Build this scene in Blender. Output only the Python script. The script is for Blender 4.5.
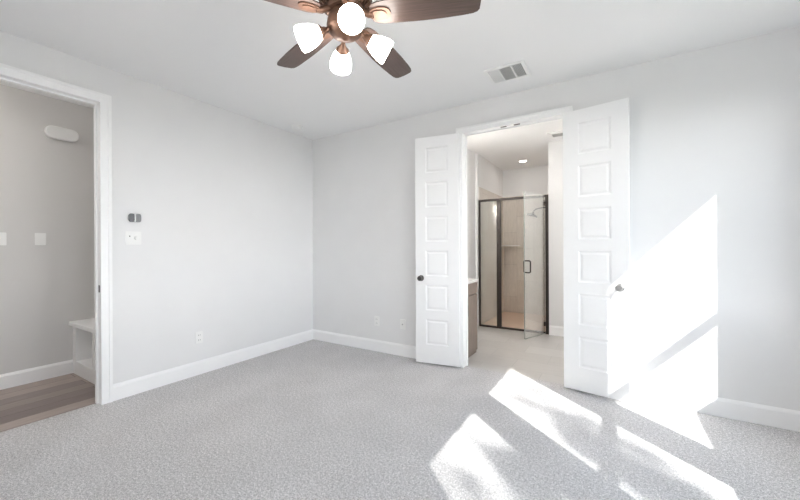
import bpy, bmesh, math, random
from mathutils import Vector, Matrix

for o in list(bpy.data.objects):
    bpy.data.objects.remove(o, do_unlink=True)
SC = bpy.context.scene
COL = SC.collection
PI = math.pi

# ------------------------------------------------------------------ camera
cam_d = bpy.data.cameras.new('camera')
cam = bpy.data.objects.new('camera', cam_d)
COL.objects.link(cam)
FPX = 345.17
cam_d.sensor_fit = 'HORIZONTAL'
cam_d.sensor_width = 36.0
cam_d.lens = 36.0 * FPX / 800.0
cam_d.shift_y = -2.77 / 800.0
cam_d.clip_start = 0.02
cam_r = Vector((0.85008, 0.52663, -0.004835))
cam_f = Vector((-0.526637, 0.85009, -0.000238))
cam_u = Vector((0.003985, 0.002749, 0.999988))
M = Matrix((cam_r, cam_u, -cam_f)).transposed().to_4x4()
M.translation = Vector((0, 0, 1.2586))
cam.matrix_world = M
SC.camera = cam

# ------------------------------------------------------------------ world, sun, exposure
SC.view_settings.view_transform = 'Standard'
SC.view_settings.look = 'None'
SC.view_settings.gamma = 1.0
SC.view_settings.use_curve_mapping = False
SC.view_settings.exposure = 0.53
SC.cycles.max_bounces = 14
SC.cycles.diffuse_bounces = 9
SC.cycles.glossy_bounces = 5
SC.cycles.transparent_max_bounces = 12
SC.cycles.transmission_bounces = 6
SC.cycles.caustics_reflective = False
SC.cycles.caustics_refractive = False
SC.cycles.sample_clamp_indirect = 12.0

SKY_STRENGTH = 10.0
SUN_STRENGTH = 9.5
world = bpy.data.worlds.new('sky')
SC.world = world
world.use_nodes = True
wn = world.node_tree
wn.nodes.clear()
w_out = wn.nodes.new('ShaderNodeOutputWorld')
w_bg = wn.nodes.new('ShaderNodeBackground')
w_grad = wn.nodes.new('ShaderNodeTexCoord')
w_sep = wn.nodes.new('ShaderNodeSeparateXYZ')
w_ramp = wn.nodes.new('ShaderNodeValToRGB')
w_ramp.color_ramp.elements[0].position = 0.0
w_ramp.color_ramp.elements[0].color = (0.96, 0.975, 0.995, 1)
w_ramp.color_ramp.elements[1].position = 0.50
w_ramp.color_ramp.elements[1].color = (0.20, 0.25, 0.32, 1)
wn.links.new(w_grad.outputs['Generated'], w_sep.inputs[0])
wn.links.new(w_sep.outputs['Z'], w_ramp.inputs[0])
wn.links.new(w_ramp.outputs[0], w_bg.inputs[0])
w_bg.inputs[1].default_value = SKY_STRENGTH
wn.links.new(w_bg.outputs[0], w_out.inputs[0])

SUN_DIR = Vector((-1.0, 0.84, -1.05)).normalized()
sun_d = bpy.data.lights.new('sun', 'SUN')
sun_d.energy = SUN_STRENGTH
sun_d.angle = math.radians(0.5)
sun_d.color = (1.0, 0.98, 0.955)
sun = bpy.data.objects.new('sun', sun_d)
COL.objects.link(sun)
sun.location = (8, -6, 9)
sun.rotation_euler = SUN_DIR.to_track_quat('-Z', 'Y').to_euler()

# room plan (metres, camera stands at x=0 y=0)
XL, XR, YB, YR, H = -3.525, 1.20, 3.409, -0.75, 2.74
WT = 0.11                                   # inner wall thickness
WIN = [(-0.09, 0.68), (1.044, 1.80), (2.165, 2.885)]   # clear width of the three windows
WZ0, WZ1 = 0.79, 2.33                       # clear height
BX0, BX1, BYE = -1.87, 1.20, 5.30           # bathroom
SX0, SX1, SYE = -1.82, -0.79, 6.75          # shower
HX, HY0, HY1 = -4.675, -0.75, 1.66          # hall

# daylight portals in the window openings
for (a, b) in WIN:
    pd = bpy.data.lights.new('window_portal', 'AREA')
    pd.shape = 'RECTANGLE'
    pd.size = WZ1 - WZ0 + 0.1
    pd.size_y = b - a + 0.1
    pd.cycles.is_portal = True
    po = bpy.data.objects.new('window_portal', pd)
    COL.objects.link(po)
    po.location = (XR + 0.135, (a + b) / 2, (WZ0 + WZ1) / 2)
    po.rotation_euler = (0, math.radians(90), 0)


# ------------------------------------------------------------------ materials
def new_mat(name):
    m = bpy.data.materials.new(name)
    m.use_nodes = True
    nt = m.node_tree
    b = nt.nodes['Principled BSDF']
    return m, nt, b


def simple(name, col, rough=0.5, metal=0.0, noise=0.0, nscale=40.0, bump=0.0, bscale=200.0, spec=0.5, emit=None, estr=0.0):
    m, nt, b = new_mat(name)
    b.inputs['Base Color'].default_value = (*col, 1)
    b.inputs['Roughness'].default_value = rough
    b.inputs['Metallic'].default_value = metal
    b.inputs['Specular IOR Level'].default_value = spec
    tc = nt.nodes.new('ShaderNodeTexCoord')
    if noise > 0:
        n = nt.nodes.new('ShaderNodeTexNoise')
        n.inputs['Scale'].default_value = nscale
        n.inputs['Detail'].default_value = 4
        r = nt.nodes.new('ShaderNodeValToRGB')
        r.color_ramp.elements[0].position = 0.3
        r.color_ramp.elements[1].position = 0.7
        r.color_ramp.elements[0].color = (*[c * (1 - noise) for c in col], 1)
        r.color_ramp.elements[1].color = (*[min(1, c * (1 + noise)) for c in col], 1)
        nt.links.new(tc.outputs['Object'], n.inputs['Vector'])
        nt.links.new(n.outputs['Fac'], r.inputs[0])
        nt.links.new(r.outputs[0], b.inputs['Base Color'])
    if bump > 0:
        n2 = nt.nodes.new('ShaderNodeTexNoise')
        n2.inputs['Scale'].default_value = bscale
        n2.inputs['Detail'].default_value = 3
        bp = nt.nodes.new('ShaderNodeBump')
        bp.inputs['Strength'].default_value = bump
        bp.inputs['Distance'].default_value = 0.003
        nt.links.new(tc.outputs['Object'], n2.inputs['Vector'])
        nt.links.new(n2.outputs['Fac'], bp.inputs['Height'])
        nt.links.new(bp.outputs[0], b.inputs['Normal'])
    if emit:
        b.inputs['Emission Color'].default_value = (*emit, 1)
        b.inputs['Emission Strength'].default_value = estr
    return m


def carpet_mat():
    m, nt, b = new_mat('carpet_loop')
    b.inputs['Roughness'].default_value = 1.0
    b.inputs['Specular IOR Level'].default_value = 0.05
    tc = nt.nodes.new('ShaderNodeTexCoord')
    n1 = nt.nodes.new('ShaderNodeTexNoise')
    n1.inputs['Scale'].default_value = 150
    n1.inputs['Detail'].default_value = 3
    n1.inputs['Roughness'].default_value = 0.7
    n2 = nt.nodes.new('ShaderNodeTexNoise')
    n2.inputs['Scale'].default_value = 3.0
    n2.inputs['Detail'].default_value = 4
    n3 = nt.nodes.new('ShaderNodeTexVoronoi')
    n3.inputs['Scale'].default_value = 95
    for n in (n1, n2, n3):
        nt.links.new(tc.outputs['Object'], n.inputs['Vector'])
    r1 = nt.nodes.new('ShaderNodeValToRGB')
    r1.color_ramp.elements[0].position = 0.34
    r1.color_ramp.elements[0].color = (0.36, 0.355, 0.36, 1)
    r1.color_ramp.elements[1].position = 0.66
    r1.color_ramp.elements[1].color = (1.0, 0.975, 0.97, 1)
    nt.links.new(n1.outputs['Fac'], r1.inputs[0])
    r2 = nt.nodes.new('ShaderNodeValToRGB')
    r2.color_ramp.elements[0].position = 0.35
    r2.color_ramp.elements[0].color = (0.93, 0.93, 0.93, 1)
    r2.color_ramp.elements[1].position = 0.65
    r2.color_ramp.elements[1].color = (1, 1, 1, 1)
    nt.links.new(n2.outputs['Fac'], r2.inputs[0])
    mx = nt.nodes.new('ShaderNodeMix')
    mx.data_type = 'RGBA'
    mx.blend_type = 'MULTIPLY'
    mx.inputs[0].default_value = 1.0
    n4 = nt.nodes.new('ShaderNodeTexNoise')
    n4.inputs['Scale'].default_value = 62
    n4.inputs['Detail'].default_value = 2
    nt.links.new(tc.outputs['Object'], n4.inputs['Vector'])
    r4 = nt.nodes.new('ShaderNodeValToRGB')
    r4.color_ramp.elements[0].position = 0.36
    r4.color_ramp.elements[0].color = (0.76, 0.76, 0.76, 1)
    r4.color_ramp.elements[1].position = 0.62
    r4.color_ramp.elements[1].color = (1, 1, 1, 1)
    nt.links.new(n4.outputs['Fac'], r4.inputs[0])
    mx4 = nt.nodes.new('ShaderNodeMix')
    mx4.data_type = 'RGBA'
    mx4.blend_type = 'MULTIPLY'
    mx4.inputs[0].default_value = 1.0
    nt.links.new(r1.outputs[0], mx4.inputs[6])
    nt.links.new(r4.outputs[0], mx4.inputs[7])
    nt.links.new(mx4.outputs[2], mx.inputs[6])
    nt.links.new(r2.outputs[0], mx.inputs[7])
    nt.links.new(mx.outputs[2], b.inputs['Base Color'])
    ad = nt.nodes.new('ShaderNodeMath')
    ad.operation = 'SUBTRACT'
    nt.links.new(n1.outputs['Fac'], ad.inputs[0])
    nt.links.new(n3.outputs['Distance'], ad.inputs[1])
    bp = nt.nodes.new('ShaderNodeBump')
    bp.inputs['Strength'].default_value = 0.4
    bp.inputs['Distance'].default_value = 0.003
    nt.links.new(ad.outputs[0], bp.inputs['Height'])
    nt.links.new(bp.outputs[0], b.inputs['Normal'])
    return m


def brick_mat(name, c1, c2, mortar, bw, rh, ms, offset=0.5, rot=(0, 0, 0), rough=0.4, bump=0.15, streak=0.0, streak_scale=(1, 1, 1)):
    m, nt, b = new_mat(name)
    b.inputs['Roughness'].default_value = rough
    tc = nt.nodes.new('ShaderNodeTexCoord')
    mp = nt.nodes.new('ShaderNodeMapping')
    mp.inputs['Rotation'].default_value = rot
    br = nt.nodes.new('ShaderNodeTexBrick')
    br.offset = offset
    br.inputs['Color1'].default_value = (*c1, 1)
    br.inputs['Color2'].default_value = (*c2, 1)
    br.inputs['Mortar'].default_value = (*mortar, 1)
    br.inputs['Scale'].default_value = 1.0
    br.inputs['Mortar Size'].default_value = ms
    br.inputs['Brick Width'].default_value = bw
    br.inputs['Row Height'].default_value = rh
    nt.links.new(tc.outputs['Object'], mp.inputs[0])
    nt.links.new(mp.outputs[0], br.inputs['Vector'])
    src = br.outputs['Color']
    if streak > 0:
        mp2 = nt.nodes.new('ShaderNodeMapping')
        mp2.inputs['Scale'].default_value = streak_scale
        nt.links.new(mp.outputs[0], mp2.inputs[0])
        n = nt.nodes.new('ShaderNodeTexNoise')
        n.inputs['Scale'].default_value = 6
        n.inputs['Detail'].default_value = 6
        n.inputs['Roughness'].default_value = 0.65
        nt.links.new(mp2.outputs[0], n.inputs['Vector'])
        r = nt.nodes.new('ShaderNodeValToRGB')
        r.color_ramp.elements[0].position = 0.3
        r.color_ramp.elements[1].position = 0.7
        r.color_ramp.elements[0].color = (1 - streak, 1 - streak, 1 - streak, 1)
        r.color_ramp.elements[1].color = (1, 1, 1, 1)
        nt.links.new(n.outputs['Fac'], r.inputs[0])
        mx = nt.nodes.new('ShaderNodeMix')
        mx.data_type = 'RGBA'
        mx.blend_type = 'MULTIPLY'
        mx.inputs[0].default_value = 1.0
        nt.links.new(src, mx.inputs[6])
        nt.links.new(r.outputs[0], mx.inputs[7])
        src = mx.outputs[2]
    nt.links.new(src, b.inputs['Base Color'])
    bp = nt.nodes.new('ShaderNodeBump')
    bp.invert = True
    bp.inputs['Strength'].default_value = bump
    bp.inputs['Distance'].default_value = 0.002
    nt.links.new(br.outputs['Fac'], bp.inputs['Height'])
    nt.links.new(bp.outputs[0], b.inputs['Normal'])
    return m


def wood_mat(name, dark, light, scale=(1, 12, 12), rough=0.35, spec=0.5):
    m, nt, b = new_mat(name)
    b.inputs['Roughness'].default_value = rough
    b.inputs['Specular IOR Level'].default_value = spec
    tc = nt.nodes.new('ShaderNodeTexCoord')
    mp = nt.nodes.new('ShaderNodeMapping')
    mp.inputs['Scale'].default_value = scale
    n = nt.nodes.new('ShaderNodeTexNoise')
    n.inputs['Scale'].default_value = 5
    n.inputs['Detail'].default_value = 8
    n.inputs['Roughness'].default_value = 0.65
    r = nt.nodes.new('ShaderNodeValToRGB')
    r.color_ramp.elements[0].position = 0.3
    r.color_ramp.elements[1].position = 0.7
    r.color_ramp.elements[0].color = (*dark, 1)
    r.color_ramp.elements[1].color = (*light, 1)
    nt.links.new(tc.outputs['Object'], mp.inputs[0])
    nt.links.new(mp.outputs[0], n.inputs['Vector'])
    nt.links.new(n.outputs['Fac'], r.inputs[0])
    nt.links.new(r.outputs[0], b.inputs['Base Color'])
    return m


def pane_mat(name, tint=(0.97, 0.98, 0.98), extra=0.0):
    """thin clear pane: see-through with a mirror layer that grows at grazing angles"""
    m = bpy.data.materials.new(name)
    m.use_nodes = True
    nt = m.node_tree
    nt.nodes.clear()
    out = nt.nodes.new('ShaderNodeOutputMaterial')
    tr = nt.nodes.new('ShaderNodeBsdfTransparent')
    tr.inputs[0].default_value = (*tint, 1)
    gl = nt.nodes.new('ShaderNodeBsdfGlossy')
    gl.inputs['Roughness'].default_value = 0.01
    gl.inputs[0].default_value = (1, 1, 1, 1)
    fr = nt.nodes.new('ShaderNodeFresnel')
    gm = nt.nodes.new('ShaderNodeNewGeometry')
    io = nt.nodes.new('ShaderNodeMath')      # same reflectance from both sides of the sheet
    io.operation = 'MULTIPLY_ADD'
    io.inputs[1].default_value = 1 / 1.5 - 1.5
    io.inputs[2].default_value = 1.5
    nt.links.new(gm.outputs['Backfacing'], io.inputs[0])
    nt.links.new(io.outputs[0], fr.inputs[0])
    ad = nt.nodes.new('ShaderNodeMath')
    ad.operation = 'ADD'
    ad.use_clamp = True
    ad.inputs[1].default_value = extra
    mx = nt.nodes.new('ShaderNodeMixShader')
    nt.links.new(fr.outputs[0], ad.inputs[0])
    nt.links.new(ad.outputs[0], mx.inputs[0])
    nt.links.new(tr.outputs[0], mx.inputs[1])
    nt.links.new(gl.outputs[0], mx.inputs[2])
    nt.links.new(mx.outputs[0], out.inputs[0])
    return m


MAT = {
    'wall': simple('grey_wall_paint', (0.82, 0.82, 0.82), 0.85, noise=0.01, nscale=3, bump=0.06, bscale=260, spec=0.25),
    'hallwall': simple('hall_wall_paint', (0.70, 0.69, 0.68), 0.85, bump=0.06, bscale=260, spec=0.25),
    'ceil': simple('ceiling_paint', (0.895, 0.895, 0.895), 0.9, bump=0.06, bscale=220, spec=0.2),
    'trim': simple('white_trim_paint', (0.94, 0.94, 0.94), 0.4, noise=0.004, nscale=8),
    'door': simple('white_door_paint', (0.94, 0.94, 0.94), 0.38, noise=0.004, nscale=8),
    'plastic': simple('white_plastic', (0.88, 0.88, 0.87), 0.35, noise=0.004, nscale=60),
    'greyplastic': simple('grey_plastic', (0.42, 0.42, 0.41), 0.5, noise=0.01, nscale=60),
    'dark': simple('dark_slot', (0.03, 0.03, 0.03), 0.6, noise=0.05, nscale=60),
    'darkgloss': simple('charcoal_gloss', (0.10, 0.10, 0.105), 0.25, noise=0.03, nscale=60),
    'midgrey': simple('mid_grey_plastic', (0.22, 0.22, 0.225), 0.3, noise=0.03, nscale=60),
    'nickel': simple('satin_nickel', (0.55, 0.54, 0.53), 0.28, metal=1.0, noise=0.03, nscale=50),
    'gunmetal': simple('dark_bronze', (0.13, 0.12, 0.115), 0.3, metal=0.9, noise=0.05, nscale=50),
    'bronze': simple('oil_rubbed_bronze', (0.045, 0.036, 0.032), 0.35, metal=0.4, noise=0.1, nscale=30),
    'copper': simple('brushed_copper_bronze', (0.135, 0.073, 0.048), 0.45, metal=0.5, noise=0.18, nscale=30),
    'copperdark': simple('dark_copper_bronze', (0.14, 0.08, 0.055), 0.4, metal=0.7, noise=0.2, nscale=30),
    'blade': wood_mat('walnut_blade', (0.062, 0.040, 0.033), (0.125, 0.085, 0.072), (1.2, 26, 26), 0.4),
    'shade': simple('frosted_lit_glass', (0.95, 0.93, 0.9), 0.3, noise=0.003, emit=(1.0, 0.945, 0.88), estr=17.0),
    'bulb': simple('lit_bulb', (0.95, 0.93, 0.9), 0.3, noise=0.003, emit=(1.0, 0.95, 0.89), estr=24.0),
    'fanbulb': simple('lit_fan_bulb', (0.95, 0.93, 0.9), 0.3, noise=0.003, emit=(1.0, 0.95, 0.89), estr=75.0),
    'can': simple('lit_lens', (0.95, 0.93, 0.9), 0.3, noise=0.003, emit=(1.0, 0.95, 0.88), estr=8.0),
    'carpet': carpet_mat(),
    'planks': brick_mat('brown_plank_floor', (0.27, 0.215, 0.195), (0.52, 0.43, 0.385), (0.10, 0.075, 0.065), 1.2, 0.15, 0.0025,
                        0.37, (0, 0, PI / 2), 0.35, 0.2, 0.35, (1.0, 14, 1)),
    'bathtile': brick_mat('pale_floor_tile', (0.53, 0.515, 0.495), (0.59, 0.575, 0.555), (0.48, 0.47, 0.455), 0.61, 0.305, 0.004,
                          0.5, (0, 0, 0), 0.3, 0.1, 0.08, (1, 5, 1)),
    'tile_x': brick_mat('beige_wall_tile', (0.80, 0.74, 0.68), (0.87, 0.82, 0.76), (0.72, 0.67, 0.62), 0.61, 0.305, 0.004,
                        0.5, (0, PI / 2, 0), 0.25, 0.1, 0.14, (1, 5, 1)),
    'pan': simple('tan_shower_pan', (0.78, 0.60, 0.48), 0.4, noise=0.05, nscale=60),
    'cabinet': wood_mat('taupe_cabinet_wood', (0.20, 0.155, 0.13), (0.30, 0.24, 0.205), (12, 12, 1.2), 0.45),
    'counter': simple('white_quartz', (0.85, 0.84, 0.83), 0.2, noise=0.02, nscale=30),
    'winpane': pane_mat('window_glass', (0.96, 0.97, 0.97)),
    'showerpane': pane_mat('shower_glass', (0.95, 0.965, 0.955), 0.06),
    'boostedpane': pane_mat('boosted_reflection_glass', (0.95, 0.965, 0.955), 0.22),  # plain glass, mirror share raised to whiten the reflection on the open door
    'seal': simple('grey_green_seal', (0.33, 0.36, 0.33), 0.35, noise=0.03, nscale=40),
    'bark': simple('tree_bark', (0.12, 0.085, 0.06), 0.9, noise=0.3, nscale=12, bump=0.6, bscale=20),
    'leaf': simple('green_leaves', (0.10, 0.20, 0.05), 0.6, noise=0.3, nscale=3),
    'grass': simple('lawn_grass', (0.15, 0.15, 0.12), 0.95, noise=0.3, nscale=2),
}


# tile on walls seen face on from the front (X-Z plane) needs its own mapping
def tile_xz():
    m = brick_mat('beige_wall_tile_back', (0.80, 0.74, 0.68), (0.87, 0.82, 0.76), (0.72, 0.67, 0.62), 0.61, 0.305, 0.004,
                  0.5, (0, 0, 0), 0.25, 0.1, 0.14, (1, 5, 1))
    nt = m.node_tree
    mp = [n for n in nt.nodes if n.type == 'MAPPING'][0]
    # swizzle (x, y, z) -> (z, x, 0)
    tc = [n for n in nt.nodes if n.type == 'TEX_COORD'][0]
    sp = nt.nodes.new('ShaderNodeSeparateXYZ')
    cb = nt.nodes.new('ShaderNodeCombineXYZ')
    ad = nt.nodes.new('ShaderNodeMath')
    ad.operation = 'ADD'
    nt.links.new(tc.outputs['Object'], sp.inputs[0])
    nt.links.new(sp.outputs['X'], ad.inputs[0])
    nt.links.new(sp.outputs['Y'], ad.inputs[1])
    nt.links.new(sp.outputs['Z'], cb.inputs['X'])
    nt.links.new(ad.outputs[0], cb.inputs['Y'])
    nt.links.new(cb.outputs[0], mp.inputs[0])
    return m


MAT['tile'] = tile_xz()


# ------------------------------------------------------------------ mesh helpers
class MB:
    def __init__(self):
        self.bm = bmesh.new()

    def box(self, x0, x1, y0, y1, z0, z1):
        v = [self.bm.verts.new(p) for p in ((x0, y0, z0), (x1, y0, z0), (x1, y1, z0), (x0, y1, z0),
                                            (x0, y0, z1), (x1, y0, z1), (x1, y1, z1), (x0, y1, z1))]
        for f in ((0, 3, 2, 1), (4, 5, 6, 7), (0, 1, 5, 4), (1, 2, 6, 5), (2, 3, 7, 6), (3, 0, 4, 7)):
            self.bm.faces.new([v[i] for i in f])
        return self

    def lathe(self, prof, seg=32, mat=None, cap=True):
        """prof: list of (r, z); mat: 4x4 transform"""
        mat = mat or Matrix()
        rings = []
        for r, z in prof:
            if r < 1e-5:
                rings.append([self.bm.verts.new(mat @ Vector((0, 0, z)))])
            else:
                rings.append([self.bm.verts.new(mat @ Vector((r * math.cos(2 * PI * i / seg), r * math.sin(2 * PI * i / seg), z)))
                              for i in range(seg)])
        for a, b in zip(rings, rings[1:]):
            for i in range(seg):
                j = (i + 1) % seg
                if len(a) == 1 and len(b) == 1:
                    continue
                if len(a) == 1:
                    self.bm.faces.new((a[0], b[i], b[j]))
                elif len(b) == 1:
                    self.bm.faces.new((a[i], a[j], b[0]))
                else:
                    self.bm.faces.new((a[i], a[j], b[j], b[i]))
        if cap:
            for r_ in (rings[0], rings[-1]):
                if len(r_) > 2:
                    self.bm.faces.new(r_)
        return self

    def tube(self, pts, rad, seg=12, cap=True):
        pts = [Vector(p) for p in pts]
        if not isinstance(rad, (list, tuple)):
            rad = [rad] * len(pts)
        rings = []
        up = None
        for i, p in enumerate(pts):
            d = (pts[min(i + 1, len(pts) - 1)] - pts[max(i - 1, 0)]).normalized()
            if up is None:
                up = Vector((0, 0, 1)) if abs(d.z) < 0.9 else Vector((1, 0, 0))
            s = d.cross(up).normalized()
            up = s.cross(d).normalized()
            rings.append([self.bm.verts.new(p + (s * math.cos(2 * PI * k / seg) + up * math.sin(2 * PI * k / seg)) * rad[i])
                          for k in range(seg)])
        for a, b in zip(rings, rings[1:]):
            for i in range(seg):
                j = (i + 1) % seg
                self.bm.faces.new((a[i], a[j], b[j], b[i]))
        if cap:
            self.bm.faces.new(rings[0])
            self.bm.faces.new(rings[-1])
        return self

    def prism(self, outline, z0, z1, mat=None):
        """closed 2D outline extruded from z0 to z1, then transformed"""
        mat = mat or Matrix()
        a = [self.bm.verts.new(mat @ Vector((x, y, z0))) for x, y in outline]
        b = [self.bm.verts.new(mat @ Vector((x, y, z1))) for x, y in outline]
        n = len(a)
        self.bm.faces.new(a[::-1])
        self.bm.faces.new(b)
        for i in range(n):
            j = (i + 1) % n
            self.bm.faces.new((a[i], a[j], b[j], b[i]))
        return self

    def build(self, name, mat, parent=None, loc=(0, 0, 0), rot=(0, 0, 0), smooth=False, bevel=0.0, solid=0.0):
        bmesh.ops.recalc_face_normals(self.bm, faces=self.bm.faces)
        me = bpy.data.meshes.new(name)
        self.bm.to_mesh(me)
        self.bm.free()
        me.materials.append(mat)
        if smooth:
            for p in me.polygons:
                p.use_smooth = True
        o = bpy.data.objects.new(name, me)
        COL.objects.link(o)
        o.location = loc
        o.rotation_euler = rot
        if parent:
            o.parent = parent
        if solid:
            s = o.modifiers.new('thickness', 'SOLIDIFY')
            s.thickness = solid
            s.offset = 0
        if bevel:
            bv = o.modifiers.new('bevel', 'BEVEL')
            bv.width = bevel
            bv.segments = 3
            bv.limit_method = 'ANGLE'
            bv.angle_limit = math.radians(50)
        if smooth:
            try:
                me.set_sharp_from_angle(angle=math.radians(40))
            except Exception:
                pass
        return o


def empty(name, loc=(0, 0, 0), rz=0.0):
    o = bpy.data.objects.new(name, None)
    o.empty_display_size = 0.1
    COL.objects.link(o)
    o.location = loc
    o.rotation_euler = (0, 0, rz)
    return o


def tag(o, label, cat, group=None, kind=None):
    o['label'] = label
    o['category'] = cat
    if group:
        o['group'] = group
    if kind:
        o['kind'] = kind
    return o


def struct(o, label=None):
    o['kind'] = 'structure'
    if label:
        o['label'] = label
    return o


def boxes(name, mat, lst, parent=None, bevel=0.0):
    m = MB()
    for b in lst:
        m.box(*b)
    return m.build(name, mat, parent, bevel=bevel)


def rrect(w, h, r, n=6):
    pts = []
    for cx, cy, a0 in ((w / 2 - r, h / 2 - r, 0), (-w / 2 + r, h / 2 - r, 90), (-w / 2 + r, -h / 2 + r, 180), (w / 2 - r, -h / 2 + r, 270)):
        for i in range(n + 1):
            a = math.radians(a0 + 90 * i / n)
            pts.append((cx + r * math.cos(a), cy + r * math.sin(a)))
    return pts


# ------------------------------------------------------------------ room shell
# bedroom floor (carpet runs to the middle of both door openings)
L0, L1 = 0.28, 1.093            # hall opening along y
D0, D1 = -1.335, -0.375         # bathroom opening along x
DH = 2.438                      # opening height
struct(boxes('floor', MAT['carpet'], [(XL, XR, YR, YB, -0.1, 0.0), (XL - 0.06, XL, L0, L1, -0.1, 0.0), (D0, D1, YB, YB + 0.05, -0.1, 0.0)]),
       'pale grey looped carpet with sun patches')
struct(boxes('ceiling', MAT['ceil'], [(XL - WT, XR + 0.14, YR - WT, YB + WT, H, H + 0.1)]), 'white bedroom ceiling')
# left wall with hall opening
struct(boxes('wall_left', MAT['wall'], [(XL - WT, XL, YR, L0 - 0.02, -0.1, H), (XL - WT, XL, L1 + 0.02, YB + WT, -0.1, H),
                                        (XL - WT, XL, L0 - 0.02, L1 + 0.02, DH + 0.02, H)]), 'light grey left wall')
struct(boxes('wall_back', MAT['wall'], [(XL, D0 - 0.02, YB, YB + WT, -0.1, H), (D1 + 0.02, XR + 0.14, YB, YB + WT, -0.1, H),
                                        (D0 - 0.02, D1 + 0.02, YB, YB + WT, DH + 0.02, H)]), 'light grey back wall with the double doors')
# right wall with three window openings
ow = 0.06   # frame outside the clear opening
pieces = []
ys = [YR]
for a, b in WIN:
    ys += [a - ow, b + ow]
ys.append(YB)
for i in range(0, len(ys), 2):
    pieces.append((XR, XR + 0.14, ys[i], ys[i + 1], -0.1, H))
for a, b in WIN:
    pieces.append((XR, XR + 0.14, a - ow, b + ow, -0.1, WZ0 - 0.15))
    pieces.append((XR, XR + 0.14, a - ow, b + ow, WZ1 + ow, H))
struct(boxes('wall_right', MAT['wall'], pieces), 'light grey window wall')
struct(boxes('wall_rear', MAT['wall'], [(XL - WT, XR + 0.14, YR - WT, YR, -0.1, H)]), 'light grey wall behind the camera')

# windows: single hung, white frame, two panes and meeting rail
for k, (a, b) in enumerate(WIN):
    w = empty('window_%d' % (k + 1), (XR, (a + b) / 2, WZ0))
    struct(w, 'white single-hung window %s' % ['nearest the camera', 'in the middle', 'nearest the back wall'][k])
    oy, oz = (a + b) / 2, WZ0
    hw = (b - a) / 2
    hz = WZ1 - WZ0
    rail0, rail1 = 1.356 - oz, 1.420 - oz
    fx0, fx1 = 0.07, 0.11
    m = MB()
    m.box(fx0, fx1, -hw - ow, -hw, -0.13, hz + ow).box(fx0, fx1, hw, hw + ow, -0.13, hz + ow)
    m.box(fx0, fx1, -hw, hw, hz, hz + ow).box(fx0, fx1, -hw, hw, -0.13, 0)
    m.build('window_frame', MAT['trim'], w)
    m = MB()
    m.box(fx0, fx1, -hw, hw, rail0, rail1)
    m.build('meeting_rail', MAT['trim'], w)
    m = MB()
    m.box(0.088, 0.092, -hw, hw, 0, rail0)
    m.build('window_pane', MAT['winpane'], w)
    m = MB()
    m.box(0.088, 0.092, -hw, hw, rail1, hz)
    m.build('window_pane', MAT['winpane'], w)
    m = MB()
    m.box(-0.03, fx0, -hw - ow, hw + ow, -0.15, -0.13)
    m.build('window_sill', MAT['trim'], w, bevel=0.004)

# casings, jambs
CW, CT = 0.072, 0.018


def casing_profile_boxes(axis, wallface, out, a0, a1, top, w=CW, th=None):
    """flat casing with a raised outer back band; axis 'y' = on a wall x=const, 'x' = on a wall y=const"""
    res = []
    th = th or w
    for (lo, hi) in ((a0 - w, a0), (a1, a1 + w)):
        res.append((lo, hi, 0.0, top + th, CT))
    res.append((a0, a1, top, top + th, CT))
    o2 = 0.022
    res.append((a0 - w, a0 - w + o2, 0.0, top + th, CT + 0.007))
    res.append((a1 + w - o2, a1 + w, 0.0, top + th, CT + 0.007))
    res.append((a0 - w + o2, a1 + w - o2, top + th - o2, top + th, CT + 0.007))
    bx = []
    for lo, hi, z0, z1, t in res:
        d0, d1 = sorted((wallface, wallface + out * t))
        if axis == 'y':
            bx.append((d0, d1, lo, hi, z0, z1))
        else:
            bx.append((lo, hi, d0, d1, z0, z1))
    return bx


t1 = boxes('trim_1', MAT['trim'], casing_profile_boxes('y', XL, 1, L0, L1, DH))
struct(t1, 'white casing round the hall opening')
t2 = boxes('trim_2', MAT['trim'], casing_profile_boxes('x', YB, -1, D0, D1, DH, 0.068, 0.060))
struct(t2, 'white casing round the double doors')
jx0, jx1 = XL - WT, XL
jl = boxes('trim_3', MAT['trim'], [(jx0, jx1, L1, L1 + 0.02, 0, DH), (jx0, jx1, L0 - 0.02, L0, 0, DH), (jx0, jx1, L0 - 0.02, L1 + 0.02, DH, DH + 0.02),
                                   (XL - 0.08, XL - 0.045, L1 - 0.012, L1, 0, DH), (XL - 0.08, XL - 0.045, L0, L0 + 0.012, 0, DH),
                                   (XL - 0.08, XL - 0.045, L0 + 0.012, L1 - 0.012, DH - 0.012, DH)])
struct(jl, 'white jamb lining the hall opening')
boxes('strike_plate', MAT['gunmetal'], [(XL - 0.030, XL - 0.001, L1 - 0.002, L1, 0.905, 0.962)], jl)['label'] = 'dark metal strike plate'
jb = boxes('trim_4', MAT['trim'], [(D0 - 0.02, D0, YB, YB + WT + 0.018, 0, DH), (D1, D1 + 0.02, YB, YB + WT + 0.018, 0, DH),
                                   (D0 - 0.02, D1 + 0.02, YB, YB + WT + 0.018, DH, DH + 0.02),
                                   (D0, D0 + 0.012, YB + 0.055, YB + 0.09, 0, DH), (D1 - 0.012, D1, YB + 0.055, YB + 0.09, 0, DH),
                                   (D0 + 0.012, D1 - 0.012, YB + 0.055, YB + 0.09, DH - 0.012, DH)])
struct(jb, 'white jamb lining the double door opening')
for xx in (-0.918, -0.79):
    boxes('strike_plate', MAT['gunmetal'], [(xx - 0.028, xx + 0.028, YB + 0.008, YB + 0.030, DH - 0.003, DH)], jb)['label'] = 'dark metal catch plate'


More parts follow.
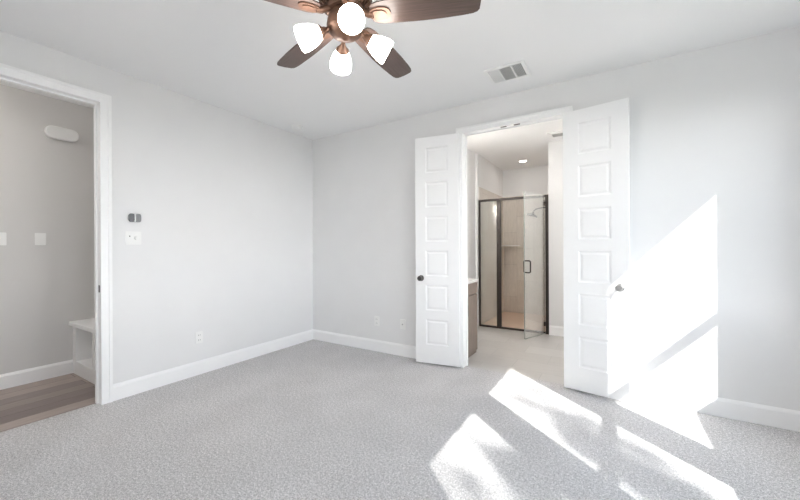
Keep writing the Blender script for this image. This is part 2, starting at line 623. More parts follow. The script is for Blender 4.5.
def baseboard(name, x0, y0, x1, y1, nx, ny, h=0.135, t=0.015):
    """run from (x0,y0) to (x1,y1), sticking out along (nx,ny)"""
    prof = [(0, 0), (t, 0), (t, h - 0.022), (t * 0.75, h - 0.012), (t * 0.45, h - 0.004), (t * 0.35, h), (0, h)]
    m = MB()
    a = [m.bm.verts.new((x0 + nx * p, y0 + ny * p, z)) for p, z in prof]
    b = [m.bm.verts.new((x1 + nx * p, y1 + ny * p, z)) for p, z in prof]
    m.bm.faces.new(a)
    m.bm.faces.new(b[::-1])
    for i in range(len(a)):
        j = (i + 1) % len(a)
        m.bm.faces.new((a[i], b[i], b[j], a[j]))
    return struct(m.build(name, MAT['trim']))


baseboard('baseboard_left', XL, L1 + CW, XL, YB, 1, 0)
baseboard('baseboard_left.001', XL, YR, XL, L0 - CW, 1, 0)
baseboard('baseboard_back', XL + 0.015, YB, D0 - 0.068, YB, 0, -1)
baseboard('baseboard_back.001', D1 + 0.068, YB, XR - 0.015, YB, 0, -1)
baseboard('baseboard_right', XR, YR, XR, YB, -1, 0)
baseboard('baseboard_rear', XL + 0.015, YR, XR - 0.015, YR, 0, 1)

# ------------------------------------------------------------------ hall
struct(boxes('floor_hall', MAT['planks'], [(HX, XL - WT, HY0, HY1, -0.1, 0.0), (XL - WT, XL - 0.06, L0, L1, -0.1, 0.0)]), 'brown plank floor of the hall')
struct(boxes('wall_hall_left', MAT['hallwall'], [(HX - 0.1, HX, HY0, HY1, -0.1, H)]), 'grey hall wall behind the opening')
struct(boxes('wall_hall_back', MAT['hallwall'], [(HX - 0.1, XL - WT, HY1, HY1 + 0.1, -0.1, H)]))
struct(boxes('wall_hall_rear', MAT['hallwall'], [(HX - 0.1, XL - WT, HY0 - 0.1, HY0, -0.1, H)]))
struct(boxes('ceiling_hall', MAT['ceil'], [(HX - 0.1, XL - WT, HY0 - 0.1, HY1 + 0.1, H, H + 0.1)]))
BEN = 1.226
baseboard('baseboard_hall_left', HX, HY0, HX, BEN, 1, 0)

# storage bench in the hall niche
bn = empty('storage_bench', (-4.16, BEN, 0))
tag(bn, 'white built-in bench with open cubbies in the hall niche', 'bench')
bl, br_, bd = HX + 4.16, XL - WT - 0.001 + 4.16, HY1 - BEN
m = MB().box(bl + 0.001, br_, -0.03, bd - 0.001, 0.487, 0.525)
m.build('bench_top', MAT['trim'], bn, bevel=0.004)
MB().box(bl + 0.001, br_, 0.0, bd - 0.001, 0.0, 0.13).build('plinth', MAT['trim'], bn)
for x0, x1 in ((bl + 0.001, bl + 0.095), (0.005, 0.045), (br_ - 0.04, br_)):
    MB().box(x0, x1, 0.0, bd - 0.02, 0.13, 0.487).build('upright_panel', MAT['trim'], bn)
MB().box(bl + 0.095, br_ - 0.04, bd - 0.02, bd - 0.001, 0.13, 0.487).build('back_panel', MAT['trim'], bn)

# ------------------------------------------------------------------ bathroom
BW0 = YB + WT
struct(boxes('floor_bathroom', MAT['bathtile'], [(BX0, BX1, BW0, BYE, -0.1, 0.0), (D0, D1, YB + 0.05, BW0, -0.1, 0.0), ]), 'pale stone-look tile floor of the bathroom')
struct(boxes('wall_bathroom_left', MAT['wall'], [(BX0 - 0.1, BX0, BW0, BYE, -0.1, H)]))
struct(boxes('wall_bathroom_back', MAT['wall'], [(SX1 + 0.0, BX1, BYE, BYE + 0.12, -0.1, H)]), 'white wall right of the shower')
struct(boxes('wall_bathroom_right', MAT['wall'], [(BX1, BX1 + 0.1, BW0, BYE + 0.12, -0.1, H)]))
struct(boxes('ceiling_bathroom', MAT['ceil'], [(BX0 - 0.1, BX1 + 0.1, BW0, BYE + 0.0, H, H + 0.1)]), 'white bathroom ceiling')
baseboard('baseboard_bathroom_left', BX0, 4.03, BX0, BYE, 1, 0)
baseboard('baseboard_bathroom_back', SX1 + 0.004, BYE, BX1 - 0.015, BYE, 0, -1)
baseboard('baseboard_bathroom_right', BX1, BW0, BX1, BYE, -1, 0)
baseboard('baseboard_bathroom_front', D1 + 0.02, BW0, BX1 - 0.015, BW0, 0, 1)
# shower alcove
TH = 2.215
struct(boxes('wall_shower_left', MAT['wall'], [(SX0 - 0.15, SX0 - 0.012, BYE, SYE + 0.012, -0.1, H)]))
struct(boxes('wall_shower_back', MAT['wall'], [(SX0 - 0.15, SX1 + 0.12, SYE + 0.012, SYE + 0.12, -0.1, H)]))
struct(boxes('wall_shower_right', MAT['wall'], [(SX1 + 0.012, SX1 + 0.12, BYE + 0.12, SYE + 0.012, -0.1, H)]))
struct(boxes('ceiling_shower', MAT['ceil'], [(SX0 - 0.15, SX1 + 0.12, BYE, SYE + 0.12, H, H + 0.1)]))
struct(boxes('wall_tile_left', MAT['tile'], [(SX0 - 0.012, SX0, BYE + 0.045, SYE, 0, TH)]), 'beige tile on the left shower wall')
struct(boxes('wall_tile_back', MAT['tile'], [(SX0 - 0.012, SX1 + 0.012, SYE, SYE + 0.012, 0, TH)]), 'beige tile on the back shower wall')
struct(boxes('wall_tile_right', MAT['tile'], [(SX1, SX1 + 0.012, BYE + 0.125, SYE, 0, TH)]), 'beige tile on the right shower wall')
struct(boxes('floor_shower', MAT['pan'], [(SX0 - 0.012, SX1 + 0.012, BYE, SYE + 0.012, -0.1, 0.0)]), 'tan shower floor')

# shower enclosure
se = empty('shower_enclosure', (SX0, BYE + 0.02, 0))
tag(se, 'framed glass shower enclosure with its glass door standing open', 'shower enclosure')
SWD = SX1 - SX0
ft = 0.028
XP = 0.285   # post between fixed pane and door
MB().box(0, 0.026, -ft / 2, ft / 2, 0.0, 2.0).box(SWD - 0.045, SWD, -ft / 2, ft / 2, 0.0, 2.0) \
    .box(0.026, SWD - 0.045, -ft / 2, ft / 2, 1.965, 2.0).box(0.026, SWD - 0.045, -ft / 2, ft / 2, 0.0, 0.03) \
    .build('shower_frame', MAT['bronze'], se, bevel=0.002)
MB().box(XP, XP + 0.066, -ft / 2 - 0.008, ft / 2 + 0.008, 0.03, 1.965).build('shower_post', MAT['bronze'], se, bevel=0.003)
MB().box(0.026, XP, -0.003, 0.003, 0.03, 1.965).build('fixed_pane', MAT['showerpane'], se)
hinge = Vector((SWD - 0.05, -0.02, 0))
free = Vector((-1.022 - SX0, 4.83 - BYE - 0.02, 0))
dv = free - hinge
dl = dv.length
da = math.atan2(dv.y, dv.x)
sd = MB().box(0.0, dl, -0.004, 0.004, 0.02, 2.0).build('shower_door', MAT['boostedpane'], se, loc=hinge, rot=(0, 0, da))
sd['label'] = 'clear glass shower door swung open'
MB().box(dl, dl + 0.008, -0.005, 0.005, 0.012, 2.004).box(0.0, dl, -0.005, 0.005, 0.010, 0.0195).build('edge_seal', MAT['seal'], sd)
# C handle through the glass
hz0, hz1 = 0.905, 1.065
for s in (1, -1):
    y0 = s * 0.004
    y1 = s * 0.05
    pts = [(dl - 0.06, y0, hz0)]
    for i in range(6):
        a = PI / 2 * i / 5
        pts.append((dl - 0.06, y1 - s * 0.02 + s * 0.02 * math.sin(a), hz0 + 0.0 + 0.02 * (1 - math.cos(a))))
    for i in range(6):
        a = PI / 2 * i / 5
        pts.append((dl - 0.06, y1 - s * 0.02 + s * 0.02 * math.cos(a), hz1 - 0.02 + 0.02 * math.sin(a)))
    pts.append((dl - 0.06, y0, hz1))
    MB().tube(pts, 0.009, 12).build('door_handle', MAT['bronze'], sd, smooth=True)
for z in (0.12, 1.84):
    MB().box(-0.010, 0.03, -0.008, 0.008, z, z + 0.06).build('hinge', MAT['bronze'], sd, bevel=0.002)

# shower head on right wall
sh = empty('overhead_shower', (SX1 - 0.0, 6.2, 1.90))
tag(sh, 'grey metal shower head on a curved arm seen through the open shower door', 'shower')
MB().lathe([(0.03, 0), (0.03, 0.006), (0.012, 0.012)], 24, Matrix.Rotation(-PI / 2, 4, 'Y')).build('wall_flange', MAT['nickel'], sh, smooth=True)
MB().tube([(-0.008, 0, 0), (-0.10, 0, 0.015), (-0.22, 0, 0.012), (-0.33, 0, -0.005), (-0.365, 0, -0.035), (-0.38, 0, -0.07)], 0.010, 12).build('shower_arm', MAT['darkgloss'], sh, smooth=True)
mt = Matrix.Translation((-0.40, 0, -0.125)) @ Matrix.Rotation(math.radians(20), 4, 'Y')
MB().lathe([(0.0, 0.0), (0.085, 0.0), (0.09, 0.008), (0.085, 0.024), (0.045, 0.042), (0.02, 0.06), (0.0, 0.064)], 32, mt).build('spray_head', MAT['darkgloss'], sh, smooth=True)

# corner shelf
m = MB()
n = 10
ol = [(0, 0)] + [(0.34 * math.cos(PI / 2 * i / n), -0.30 * math.sin(PI / 2 * i / n)) for i in range(n + 1)]
m.prism(ol, 0, 0.02)
tag(m.build('corner_shelf', MAT['counter'], loc=(SX0, SYE, 1.265)), 'pale curved shelf fixed in the back left corner of the shower', 'shelf')

# lights, vent in the bathroom


def recessed(x, y, label, energy, vis=True):
    e = empty('recessed_light', (x, y, H))
    tag(e, label, 'recessed light')
    MB().lathe([(0.085, 0.0), (0.085, -0.005), (0.062, -0.009), (0.058, -0.002), (0.058, 0.0)], 32, cap=False).build('trim_ring', MAT['plastic'], e, smooth=True)
    MB().lathe([(0.0, -0.003), (0.058, -0.003), (0.058, -0.001), (0.0, -0.001)], 32).build('lens', MAT['can'], e)
    ld = bpy.data.lights.new('recessed_lamp', 'AREA')
    ld.shape = 'DISK'
    ld.size = 0.1
    ld.energy = energy
    ld.color = (1.0, 0.965, 0.93)
    lo = bpy.data.objects.new('recessed_lamp', ld)
    COL.objects.link(lo)
    lo.location = (x, y, H - 0.012)
    return e


recessed(-1.332, 6.2, 'small round recessed light glowing in the shower ceiling', 1)

ev = empty('exhaust_vent', (-0.62, 4.98, H))
tag(ev, 'square white exhaust vent in the bathroom ceiling beside the right door leaf', 'vent')
boxes('vent_frame', MAT['plastic'], [(-0.12, 0.12, -0.12, -0.07, -0.012, 0), (-0.12, 0.12, 0.07, 0.12, -0.012, 0),
                                     (-0.12, -0.07, -0.07, 0.07, -0.012, 0), (0.07, 0.12, -0.07, 0.07, -0.012, 0)], ev)
boxes('vent_grille', MAT['greyplastic'], [(-0.07, 0.07, -0.068 + 0.02 * i, -0.057 + 0.02 * i, -0.010, -0.002) for i in range(7)], ev)

# vanity light bar above the vanity
vl = empty('vanity_light', (BX0, 4.0, 2.06))
tag(vl, 'bronze vanity light bar with lit frosted shades on the bathroom wall', 'wall light')
boxes('back_plate', MAT['bronze'], [(0, 0.03, -0.3, 0.3, -0.04, 0.04)], vl)
for yy in (-0.22, 0.0, 0.22):
    aarm = MB().tube([(0.03, yy, 0), (0.09, yy, 0.0), (0.11, yy, -0.02)], 0.008).build('lamp_arm', MAT['bronze'], vl, smooth=True)
    MB().lathe([(0.025, 0.0), (0.045, -0.03), (0.058, -0.08), (0.06, -0.12)], 24, Matrix.Translation((0.11, yy, -0.02)), cap=False) \
        .build('lamp_shade', MAT['bulb'], aarm, smooth=True, solid=0.003)
for (lx, ly, en) in ((0.3, 4.4, 11),):  # unseen ceiling lamp added to brighten the bathroom
    recessed(lx, ly, 'added unseen recessed light brightening the bathroom behind the right door leaf', en)

# vanity
vn = empty('vanity_cabinet', (-1.40, 3.79, 0))
tag(vn, 'taupe wood vanity cabinet just inside the bathroom doorway on the left', 'cabinet')
VF = 0.0
MB().box(-0.469, -0.002, -0.259, 0.20, 0.03, 0.845).build('cabinet_body', MAT['cabinet'], vn)
MB().box(-0.469, -0.004, -0.259, 0.20, 0.0, 0.03).build('toe_kick', MAT['cabinet'], vn)
cd = MB().box(-0.002, 0.014, -0.25, 0.19, 0.04, 0.70).build('cabinet_door', MAT['cabinet'], vn, bevel=0.002)
MB().tube([(0.018, -0.20, 0.50), (0.045, -0.20, 0.50), (0.045, -0.20, 0.62), (0.018, -0.20, 0.62)], 0.005).build('handle', MAT['bronze'], cd)
MB().box(-0.002, 0.016, -0.25, 0.19, 0.715, 0.835).build('drawer', MAT['cabinet'], vn, bevel=0.002)
tag(boxes('vanity_countertop', MAT['counter'], [(BX0 + 0.001, -1.375, 3.531, 4.0, 0.845, 0.875)], bevel=0.003),
    'white stone countertop on the taupe vanity', 'countertop')


# ------------------------------------------------------------------ double doors
def door_leaf(name, label, w, hingep, ang, side, knobmat):
    """leaf local: x along the width from the hinge (0) to the free edge (w), y=0 is the face seen from the room, thickness towards +y"""
    T = 0.035
    Z0, Z1 = 0.018, 2.433
    d = bpy.data.objects.new(name, None)
    m = MB()
    bm = m.bm
    px0, px1 = (w - 0.245) / 2, (w + 0.245) / 2
    zs = [(0.217 + 0.3665 * k, 0.217 + 0.3665 * k + 0.268) for k in range(6)]
    for yf, sg in ((0.0, 1), (T, -1)):
        def V(x, z, dy=0.0):
            return bm.verts.new((x, yf + sg * dy, z))

        def quad(x0, x1, z0, z1):
            bm.faces.new([V(x0, z0), V(x1, z0), V(x1, z1), V(x0, z1)])
        quad(0, px0, Z0, Z1)
        quad(px1, w, Z0, Z1)
        prev = Z0
        for z0, z1 in zs:
            quad(px0, px1, prev, z0)
            prev = z1
            # moulded recess: slope in, flat channel, slope back up to the raised field
            loops = []
            for ins, dy in ((0, 0), (0.003, 0.003), (0.010, 0.006), (0.018, 0.0065), (0.030, 0.003), (0.034, 0.002)):
                loops.append([V(px0 + ins, z0 + ins, dy), V(px1 - ins, z0 + ins, dy), V(px1 - ins, z1 - ins, dy), V(px0 + ins, z1 - ins, dy)])
            for a, b in zip(loops, loops[1:]):
                for i in range(4):
                    j = (i + 1) % 4
                    bm.faces.new((a[i], a[j], b[j], b[i]))
            bm.faces.new(loops[-1])
        quad(px0, px1, prev, Z1)
    for (x0, x1) in ((0, 0), (w, w)):
        bm.faces.new([bm.verts.new(p) for p in ((x0, 0, Z0), (x0, T, Z0), (x0, T, Z1), (x0, 0, Z1))])
    for z in (Z0, Z1):
        bm.faces.new([bm.verts.new(p) for p in ((0, 0, z), (w, 0, z), (w, T, z), (0, T, z))])
    bmesh.ops.remove_doubles(bm, verts=bm.verts, dist=0.0002)
    if side < 0:      # mirrored leaf
        bmesh.ops.scale(bm, vec=(-1, 1, 1), verts=bm.verts)
    leaf = m.build(name, MAT['door'])
    leaf.location = (hingep[0], hingep[1], 0)
    leaf.rotation_euler = (0, 0, ang)
    struct(leaf, label)
    kx = side * (w - 0.062)
    kz = 0.925
    for sg, yf in ((-1, 0.0), (1, T)):
        mt = Matrix.Translation((kx, yf, kz)) @ Matrix.Rotation(PI / 2 * (1 if sg < 0 else -1), 4, 'X')
        if sg < 0:
            prof = [(0, 0), (0.032, 0), (0.032, 0.004), (0.024, 0.009), (0.011, 0.012), (0.011, 0.028), (0.020, 0.034), (0.0275, 0.044),
                    (0.0275, 0.053), (0.021, 0.061), (0.0, 0.064)]
        else:
            prof = [(0, 0), (0.032, 0), (0.032, 0.004), (0.024, 0.009), (0.0, 0.010)]
        MB().lathe(prof, 32, mt).build('door_knob' if sg < 0 else 'rosette', knobmat, leaf, smooth=True)
    return leaf


LW = 0.489
HANG = math.radians(9.3)
# left leaf: hinge right, free edge to the left and swung a little off the wall
door_leaf('door_1', 'left white six-panel door leaf folded back to the wall', 0.475, (-1.358, 3.348), math.radians(9.5), -1, MAT['gunmetal'])
door_leaf('door_2', 'right white six-panel door leaf folded back to the wall', LW, (-0.379, 3.352), -math.radians(9.3), 1, MAT['nickel'])

# ------------------------------------------------------------------ ceiling fan
FC = Vector((-1.14, 1.33))
fan = empty('ceiling_fan', (FC.x, FC.y, H))
tag(fan, 'bronze ceiling fan with five dark wood blades and four lit glass shades', 'ceiling fan')


def fz(z):
    return z - H


MB().lathe([(0.0, 0.0), (0.075, 0.0), (0.075, -0.02), (0.055, -0.055), (0.02, -0.07), (0.0, -0.07)], 32).build('canopy', MAT['copper'], fan, smooth=True)
MB().lathe([(0.013, -0.065), (0.013, -0.14)], 16).build('downrod', MAT['copper'], fan, smooth=True)
MB().lathe([(0.0, -0.13), (0.05, -0.13), (0.095, -0.15), (0.128, -0.175), (0.135, -0.20), (0.135, -0.235), (0.12, -0.265), (0.10, -0.28), (0.0, -0.28)], 48) \
    .build('motor_housing', MAT['copper'], fan, smooth=True)
m = MB()
for i in range(36):
    a = 2 * PI * i / 36
    mt = Matrix.Rotation(a, 4, 'Z')
    v = []
    for (x, y, z) in ((0.096, -0.005, -0.282), (0.122, -0.006, -0.262), (0.122, 0.006, -0.262), (0.096, 0.005, -0.282),
                      (0.102, -0.005, -0.291), (0.130, -0.006, -0.268), (0.130, 0.006, -0.268), (0.102, 0.005, -0.291)):
        v.append(m.bm.verts.new(mt @ Vector((x, y, z))))
    for f in ((0, 3, 2, 1), (4, 5, 6, 7), (0, 1, 5, 4), (1, 2, 6, 5), (2, 3, 7, 6), (3, 0, 4, 7)):
        m.bm.faces.new([v[k] for k in f])
m.build('motor_vent_ribs', MAT['copperdark'], fan)
MB().lathe([(0.0, -0.28), (0.095, -0.28), (0.098, -0.295), (0.09, -0.31), (0.0, -0.31)], 40).build('flywheel', MAT['copperdark'], fan, smooth=True)
MB().lathe([(0.0, -0.31), (0.07, -0.31), (0.078, -0.32), (0.088, -0.35), (0.092, -0.375), (0.088, -0.395), (0.07, -0.415), (0.045, -0.428),
            (0.02, -0.434), (0.012, -0.444), (0.0, -0.447)], 48).build('switch_housing', MAT['copper'], fan, smooth=True)

BZ = 2.415
for k, adeg in enumerate((22.0, 94.5, 166.0, 238.5, 310.5)):
    # blade outline in local x (radial), y
    up, lo = [], []
    L = [(0.135, 0.042), (0.15, 0.055), (0.18, 0.064), (0.28, 0.070), (0.38, 0.074), (0.48, 0.074), (0.58, 0.070), (0.63, 0.065), (0.650, 0.058), (0.660, 0.044), (0.664, 0.0)]
    ol = [(x, -y) for x, y in L] + [(x, y) for x, y in reversed(L[:-1])]
    pitch = Matrix.Rotation(math.radians(-10), 4, 'X')
    bl_ = MB().prism(ol, -0.003, 0.003, pitch).build('blade', MAT['blade'], fan, loc=(0, 0, fz(BZ)), rot=(0, 0, math.radians(adeg)))
    # bracket: arm from flywheel to a plate under the blade
    m = MB()
    plate = [(0.130, -0.022), (0.145, -0.032), (0.175, -0.037), (0.210, -0.033), (0.227, -0.02), (0.232, 0.0)]
    po = plate + [(x, -y) for x, y in reversed(plate[:-1])]
    m.prism(po, -0.009, -0.003, pitch)
    inn = [(0.145, -0.02), (0.16, -0.024), (0.192, -0.022), (0.208, -0.012), (0.212, 0.0)]
    m.prism(inn + [(x, -y) for x, y in reversed(inn[:-1])], -0.013, -0.009, pitch)
    m.tube([(0.085, 0, 0.018), (0.10, 0, 0.012), (0.12, 0, -0.002), (0.145, 0, -0.008)], [0.016, 0.015, 0.016, 0.014], 12)
    m.build('blade_bracket', MAT['copper'], bl_, smooth=True)

for k in range(4):
    az = math.radians(-42.0 + 90 * k)
    neck_r, neck_z, tilt = 0.105, fz(2.325), math.radians(28)     # tilt: axis below the horizontal
    arm = MB().tube([(0.075, 0, fz(2.345)), (0.088, 0, fz(2.338)), (0.098, 0, fz(2.322)), (neck_r + 0.002, 0, neck_z + 0.003)], [0.012, 0.011, 0.011, 0.012], 12) \
        .build('lamp_arm', MAT['copper'], fan, rot=(0, 0, az), smooth=True)
    # local z of the shade profile runs out along the axis
    ax = Vector((math.cos(tilt), 0, -math.sin(tilt)))
    rot = ax.to_track_quat('Z', 'Y').to_matrix().to_4x4()
    mt = Matrix.Translation((neck_r, 0, neck_z)) @ rot
    MB().lathe([(0.0, -0.016), (0.012, -0.014), (0.016, -0.006), (0.022, 0.006), (0.033, 0.016), (0.035, 0.022), (0.034, 0.026), (0.0, 0.026)], 32, mt) \
        .build('fitter', MAT['copper'], arm, smooth=True)
    MB().lathe([(0.029, 0.022), (0.034, 0.032), (0.042, 0.048), (0.050, 0.068), (0.0555, 0.090), (0.058, 0.110), (0.0575, 0.124), (0.0565, 0.129)], 40, mt, cap=False) \
        .build('lamp_shade', MAT['shade'], arm, smooth=True, solid=0.003)
    MB().lathe([(0.013, 0.027), (0.015, 0.045), (0.026, 0.066), (0.029, 0.080), (0.025, 0.094), (0.014, 0.103), (0.0, 0.106)], 24, mt) \
        .build('bulb', MAT['fanbulb'], arm, smooth=True)

# ------------------------------------------------------------------ ceiling fittings
cv = empty('ceiling_vent', (-0.765, 2.985, H))
tag(cv, 'white rectangular ceiling air vent with three grille sections', 'vent')
vw, vd = 0.165, 0.145
boxes('vent_frame', MAT['plastic'], [(-vw, vw, -vd, -vd + 0.03, -0.010, 0), (-vw, vw, vd - 0.03, vd, -0.010, 0),
                                     (-vw, -vw + 0.03, -vd + 0.03, vd - 0.03, -0.010, 0), (vw - 0.03, vw, -vd + 0.03, vd - 0.03, -0.010, 0)], cv, bevel=0.003)
boxes('vent_backing', MAT['greyplastic'], [(-vw + 0.03, vw - 0.03, -vd + 0.03, vd - 0.03, -0.002, 0)], cv)
sec = [(-0.135, -0.052), (-0.042, 0.050), (0.060, 0.135)]
boxes('divider_bar', MAT['plastic'], [(-0.052, -0.042, -vd + 0.03, vd - 0.03, -0.010, -0.002), (0.050, 0.060, -vd + 0.03, vd - 0.03, -0.010, -0.002)], cv)
for si, (s0, s1) in enumerate(sec):
    m = MB()
    if si == 1:
        for j in range(14):
            y = -vd + 0.036 + j * 0.0165
            v = [m.bm.verts.new(p) for p in ((s0, y + 0.007, -0.002), (s1, y + 0.007, -0.002), (s1, y, -0.010), (s0, y, -0.010))]
            m.bm.faces.new(v)
    else:
        sgn = -1 if si == 0 else 1
        nn = 8 if si == 0 else 6
        for j in range(nn):
            x = s0 + 0.004 + j * (s1 - s0 - 0.008) / nn
            wdt = 0.0095 if si == 0 else 0.006
            xa, xb = (x, x + wdt) if sgn > 0 else (x + wdt, x)
            v = [m.bm.verts.new(p) for p in ((xa, -vd + 0.03, -0.002), (xa, vd - 0.03, -0.002), (xb, vd - 0.03, -0.010), (xb, -vd + 0.03, -0.010))]
            m.bm.faces.new(v)
    m.build('louvre_section', MAT['plastic'], cv, solid=0.0012)

sm = empty('smoke_detector', (-3.29, 2.93, H))
tag(sm, 'round white smoke detector on the ceiling near the room corner', 'smoke detector')
MB().lathe([(0.0, 0.0), (0.072, 0.0), (0.072, -0.010), (0.066, -0.014), (0.0, -0.014)], 40).build('base', MAT['plastic'], sm, smooth=True)
MB().lathe([(0.0, -0.014), (0.054, -0.014), (0.054, -0.034), (0.046, -0.044), (0.02, -0.048), (0.0, -0.048)], 40).build('cover', MAT['plastic'], sm, smooth=True)


# ------------------------------------------------------------------ wall fittings
def wall_frame(wall):
    """matrix turning local (x right, y up, z out of the wall) into the world for that wall"""
    if wall == 'L':      # wall x=const facing +x, right = +y
        return Matrix(((0, 0, 1, 0), (1, 0, 0, 0), (0, 1, 0, 0), (0, 0, 0, 1)))
    return Matrix(((1, 0, 0, 0), (0, 0, -1, 0), (0, 1, 0, 0), (0, 0, 0, 1)))   # wall y=const facing -y


def wprism(ol, z0, z1, wm, name, mat, parent, dx=0, dy=0, bevel=0.0, smooth=False):
    return MB().prism([(x + dx, y + dy) for x, y in ol], z0, z1, wm).build(name, mat, parent, bevel=bevel, smooth=smooth)


WL, WBK = wall_frame('L'), wall_frame('B')


def outlet(loc, wm, label, group=None, kind='outlet'):
    e = empty('wall_outlet', loc)
    tag(e, label, 'wall outlet', group)
    wprism(rrect(0.072, 0.115, 0.006), 0.0, 0.006, wm, 'faceplate', MAT['plastic'], e, bevel=0.0015)
    for dy in (0.024, -0.024):
        if kind == 'outlet':
            s = wprism(rrect(0.034, 0.030, 0.010), 0.006, 0.008, wm, 'socket', MAT['plastic'], e, dy=dy)
            wprism([(-0.009, -0.006), (-0.006, -0.006), (-0.006, 0.006), (-0.009, 0.006)], 0.008, 0.0084, wm, 'slot', MAT['dark'], s, dy=dy)
            wprism([(0.006, -0.006), (0.009, -0.006), (0.009, 0.006), (0.006, 0.006)], 0.008, 0.0084, wm, 'slot', MAT['dark'], s, dy=dy)
    if kind != 'outlet':
        wprism(rrect(0.016, 0.016, 0.0075), 0.006, 0.012, wm, 'cable_jack', MAT['greyplastic'], e)
    return e


outlet((XL, 1.87, 0.368), WL, 'white power outlet low on the left wall')
outlet((-2.445, YB, 0.364), WBK, 'white power outlet low on the back wall, nearer the room corner')
outlet((-2.078, YB, 0.366), WBK, 'white cable outlet low on the back wall, beside the left door leaf', kind='jack')

# thermostat (pill shape, two dark halves with a light strip between)
th = empty('thermostat', (XL, 1.326, 1.522))
tag(th, 'small dark rounded thermostat with a pale centre strip above the switch plate', 'thermostat')
wprism(rrect(0.092, 0.072, 0.028), 0.0, 0.012, WL, 'back_plate', MAT['greyplastic'], th, bevel=0.002)
wprism([(x * 0.5 - 0.024, y) for x, y in rrect(0.080, 0.072, 0.024)], 0.012, 0.026, WL, 'left_face', MAT['darkgloss'], th, bevel=0.003)
wprism([(x * 0.5 + 0.025, y) for x, y in rrect(0.080, 0.072, 0.024)], 0.012, 0.026, WL, 'right_face', MAT['midgrey'], th, bevel=0.003)
wprism(rrect(0.0085, 0.068, 0.001, 2), 0.012, 0.027, WL, 'centre_strip', MAT['plastic'], th)

# two gang switch plate
sp = empty('switch_plate', (XL, 1.319, 1.348))
tag(sp, 'white two-gang wall plate with a dimmer knob below the thermostat', 'light switch')
wprism(rrect(0.116, 0.114, 0.006), 0.0, 0.006, WL, 'faceplate', MAT['plastic'], sp, bevel=0.0015)
tg = wprism(rrect(0.034, 0.066, 0.002, 2), 0.006, 0.009, WL, 'rocker', MAT['plastic'], sp, dx=-0.023)
wprism(rrect(0.008, 0.010, 0.002, 2), 0.009, 0.011, WL, 'indicator', MAT['darkgloss'], tg, dx=-0.028, dy=0.015)
MB().lathe([(0.0, 0.006), (0.018, 0.006), (0.016, 0.016), (0.0, 0.017)], 24, WL @ Matrix.Translation((0.024, 0, 0))).build('dimmer_knob', MAT['plastic'], sp, smooth=True)

# hall wall: chime, blank plate, switch
ch = empty('door_chime', (HX, 1.145, 2.395))
tag(ch, 'long rounded white door chime box high on the hall wall', 'door chime')
wprism(rrect(0.235, 0.078, 0.034), 0.0, 0.012, WL, 'back_plate', MAT['plastic'], ch)
wprism(rrect(0.245, 0.122, 0.055), 0.012, 0.062, WL, 'cover', MAT['plastic'], ch, bevel=0.01, smooth=True)
bp_ = wprism(rrect(0.076, 0.116, 0.006), 0.0, 0.006, WL, 'blank_wall_plate', MAT['plastic'], None, bevel=0.0015)
bp_.location = (HX, 0.998, 1.353)
tag(bp_, 'blank white wall plate on the hall wall near the opening edge', 'wall plate')
hs = empty('light_switch', (HX, 0.742, 1.350))
tag(hs, 'white rocker light switch on the hall wall at the left picture edge', 'light switch')
wprism(rrect(0.076, 0.116, 0.006), 0.0, 0.006, WL, 'faceplate', MAT['plastic'], hs, bevel=0.0015)
wprism(rrect(0.034, 0.066, 0.002, 2), 0.006, 0.010, WL, 'rocker', MAT['plastic'], hs)

# hall ceiling light, out of view, added only to brighten the hall
e = empty('added_hall_light', (-4.15, -0.1, H))
tag(e, 'added unseen round ceiling light that brightens the hall', 'ceiling light')
MB().lathe([(0.0, 0), (0.15, 0), (0.15, -0.02), (0.0, -0.02)], 40).build('base', MAT['plastic'], e, smooth=True)
MB().lathe([(0.14, -0.02), (0.14, -0.05), (0.10, -0.08), (0.0, -0.09)], 40).build('diffuser', MAT['bulb'], e, smooth=True)

# ------------------------------------------------------------------ outdoors (seen through the windows, shades the sun)
struct(boxes('ground', MAT['grass'], [(XR + 0.14, 40, -40, 30, -0.5, -0.35)]), 'lawn outside the windows')

random.seed(11)


def vw_to_xyz(X, v, w):
    """a point at distance X whose sun shadow crosses the window wall at (v along y, w height)"""
    return Vector((X, v - 0.84 * (X - 1.29), w + 1.05 * (X - 1.29)))


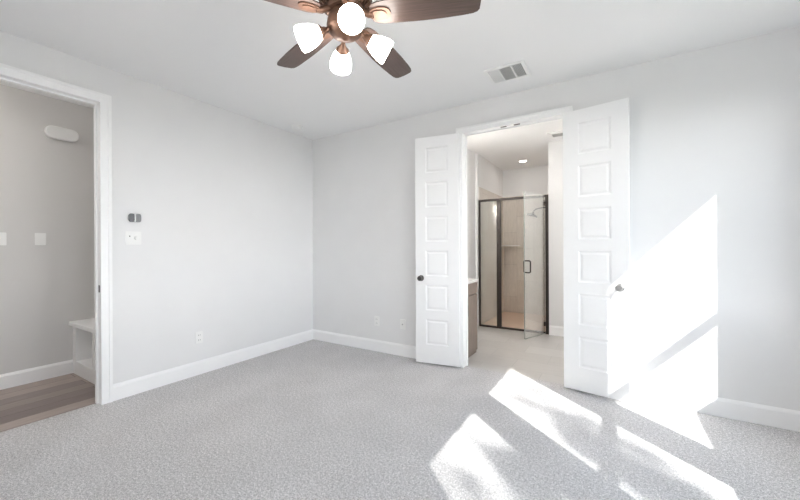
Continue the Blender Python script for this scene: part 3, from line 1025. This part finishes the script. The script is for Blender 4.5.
tree = empty('shade_tree', (7.9, -6.2, -0.35))
tag(tree, 'leafy tree outside the windows', 'tree')
tb = MB()
tb.tube([(0, 0, 0), (0.05, 0, 2.5), (-0.05, 0.1, 4.5), (0.0, 0.2, 6.4)], [0.16, 0.14, 0.11, 0.07], 12)
base = Vector((7.9, -6.2, -0.35))
clusters = []
CL = [  # (v, w, spread, leaves): where the foliage shades the windows
    (1.31, 2.09, 0.055, 14), (1.58, 2.06, 0.055, 14), (1.65, 1.99, 0.055, 16), (1.37, 1.95, 0.055, 14), (1.39, 1.85, 0.055, 16), (1.44, 1.74, 0.055, 14),
    (1.75, 1.62, 0.055, 11), (1.45, 1.66, 0.055, 16), (1.63, 1.57, 0.055, 14), (1.26, 1.67, 0.055, 16), (1.38, 1.58, 0.055, 17), (1.54, 1.50, 0.055, 20),
    (1.43, 1.46, 0.055, 27), (1.33, 1.51, 0.055, 27), (1.28, 1.44, 0.055, 27), (1.15, 1.72, 0.055, 14), (1.18, 1.42, 0.055, 22), (1.23, 1.48, 0.055, 16),
    (1.63, 1.45, 0.055, 10), (1.59, 1.27, 0.055, 19), (1.61, 1.22, 0.055, 17), (1.61, 1.12, 0.055, 14), (1.41, 1.30, 0.055, 14), (1.45, 1.21, 0.055, 13),
    (1.39, 1.17, 0.055, 23), (1.40, 1.14, 0.055, 29), (1.41, 1.09, 0.055, 29), (1.43, 1.04, 0.055, 23), (1.27, 1.19, 0.055, 26), (1.23, 1.24, 0.055, 11),
    (1.30, 1.12, 0.055, 29), (1.35, 1.06, 0.055, 29), (1.30, 1.25, 0.055, 6), (0.45, 2.20, 0.055, 6), (0.09, 2.20, 0.055, 8), (0.10, 2.13, 0.055, 8),
    (0.10, 2.08, 0.055, 8), (0.20, 1.95, 0.055, 8), (0.58, 1.94, 0.055, 17), (0.57, 1.88, 0.055, 27), (0.55, 1.81, 0.055, 31), (0.57, 1.72, 0.055, 35),
    (0.58, 2.00, 0.055, 8), (0.56, 1.67, 0.055, 35), (0.51, 1.76, 0.055, 26), (0.51, 1.85, 0.055, 17), (0.13, 1.98, 0.055, 5), (0.47, 1.71, 0.055, 17),
]
for _ in range(70):
    a = random.uniform(0, 2 * PI)
    r = 2.3 * math.sqrt(random.random())
    v, w = -0.6 + r * math.cos(a), 1.6 + 1.25 * r * math.sin(a)
    if v > 1.75 or (-0.2 < v < 1.95 and 0.6 < w < 2.5):
        continue
    CL.append((v, w, 0.22, 50))
lm = MB()
for (v, w, s, n) in CL:
    X = random.uniform(7.4, 8.6)
    c = vw_to_xyz(X, v, w)
    # a branch from the trunk to the cluster
    st = base + Vector((0, 0.15, 4.2 + random.uniform(0, 2.0)))
    if c.z - base.z < 5.0:
        st = base + Vector((0, 0.05, 3.0))
    mid = (st + c) / 2 + Vector((0, 0, -0.15))
    tb.tube([st - base, mid - base, c - base], [0.03, 0.018, 0.006], 6)
    for _ in range(n):
        p = c + Vector((random.gauss(0, s), random.gauss(0, s), random.gauss(0, s))) - base
        d = Vector((random.uniform(-1, 1), random.uniform(-1, 1), random.uniform(-1, 0.6))).normalized()
        e2 = d.orthogonal().normalized()
        e2.rotate(Matrix.Rotation(random.uniform(0, 2 * PI), 3, d))
        ll, lw = random.uniform(0.07, 0.12), random.uniform(0.045, 0.065)
        q = [p, p + d * ll * 0.5 + e2 * lw * 0.5, p + d * ll, p + d * ll * 0.5 - e2 * lw * 0.5]
        lm.bm.faces.new([lm.bm.verts.new(x) for x in q])
tb.build('trunk', MAT['bark'], tree, smooth=True)
lm.build('foliage', MAT['leaf'], tree)['kind'] = 'stuff'
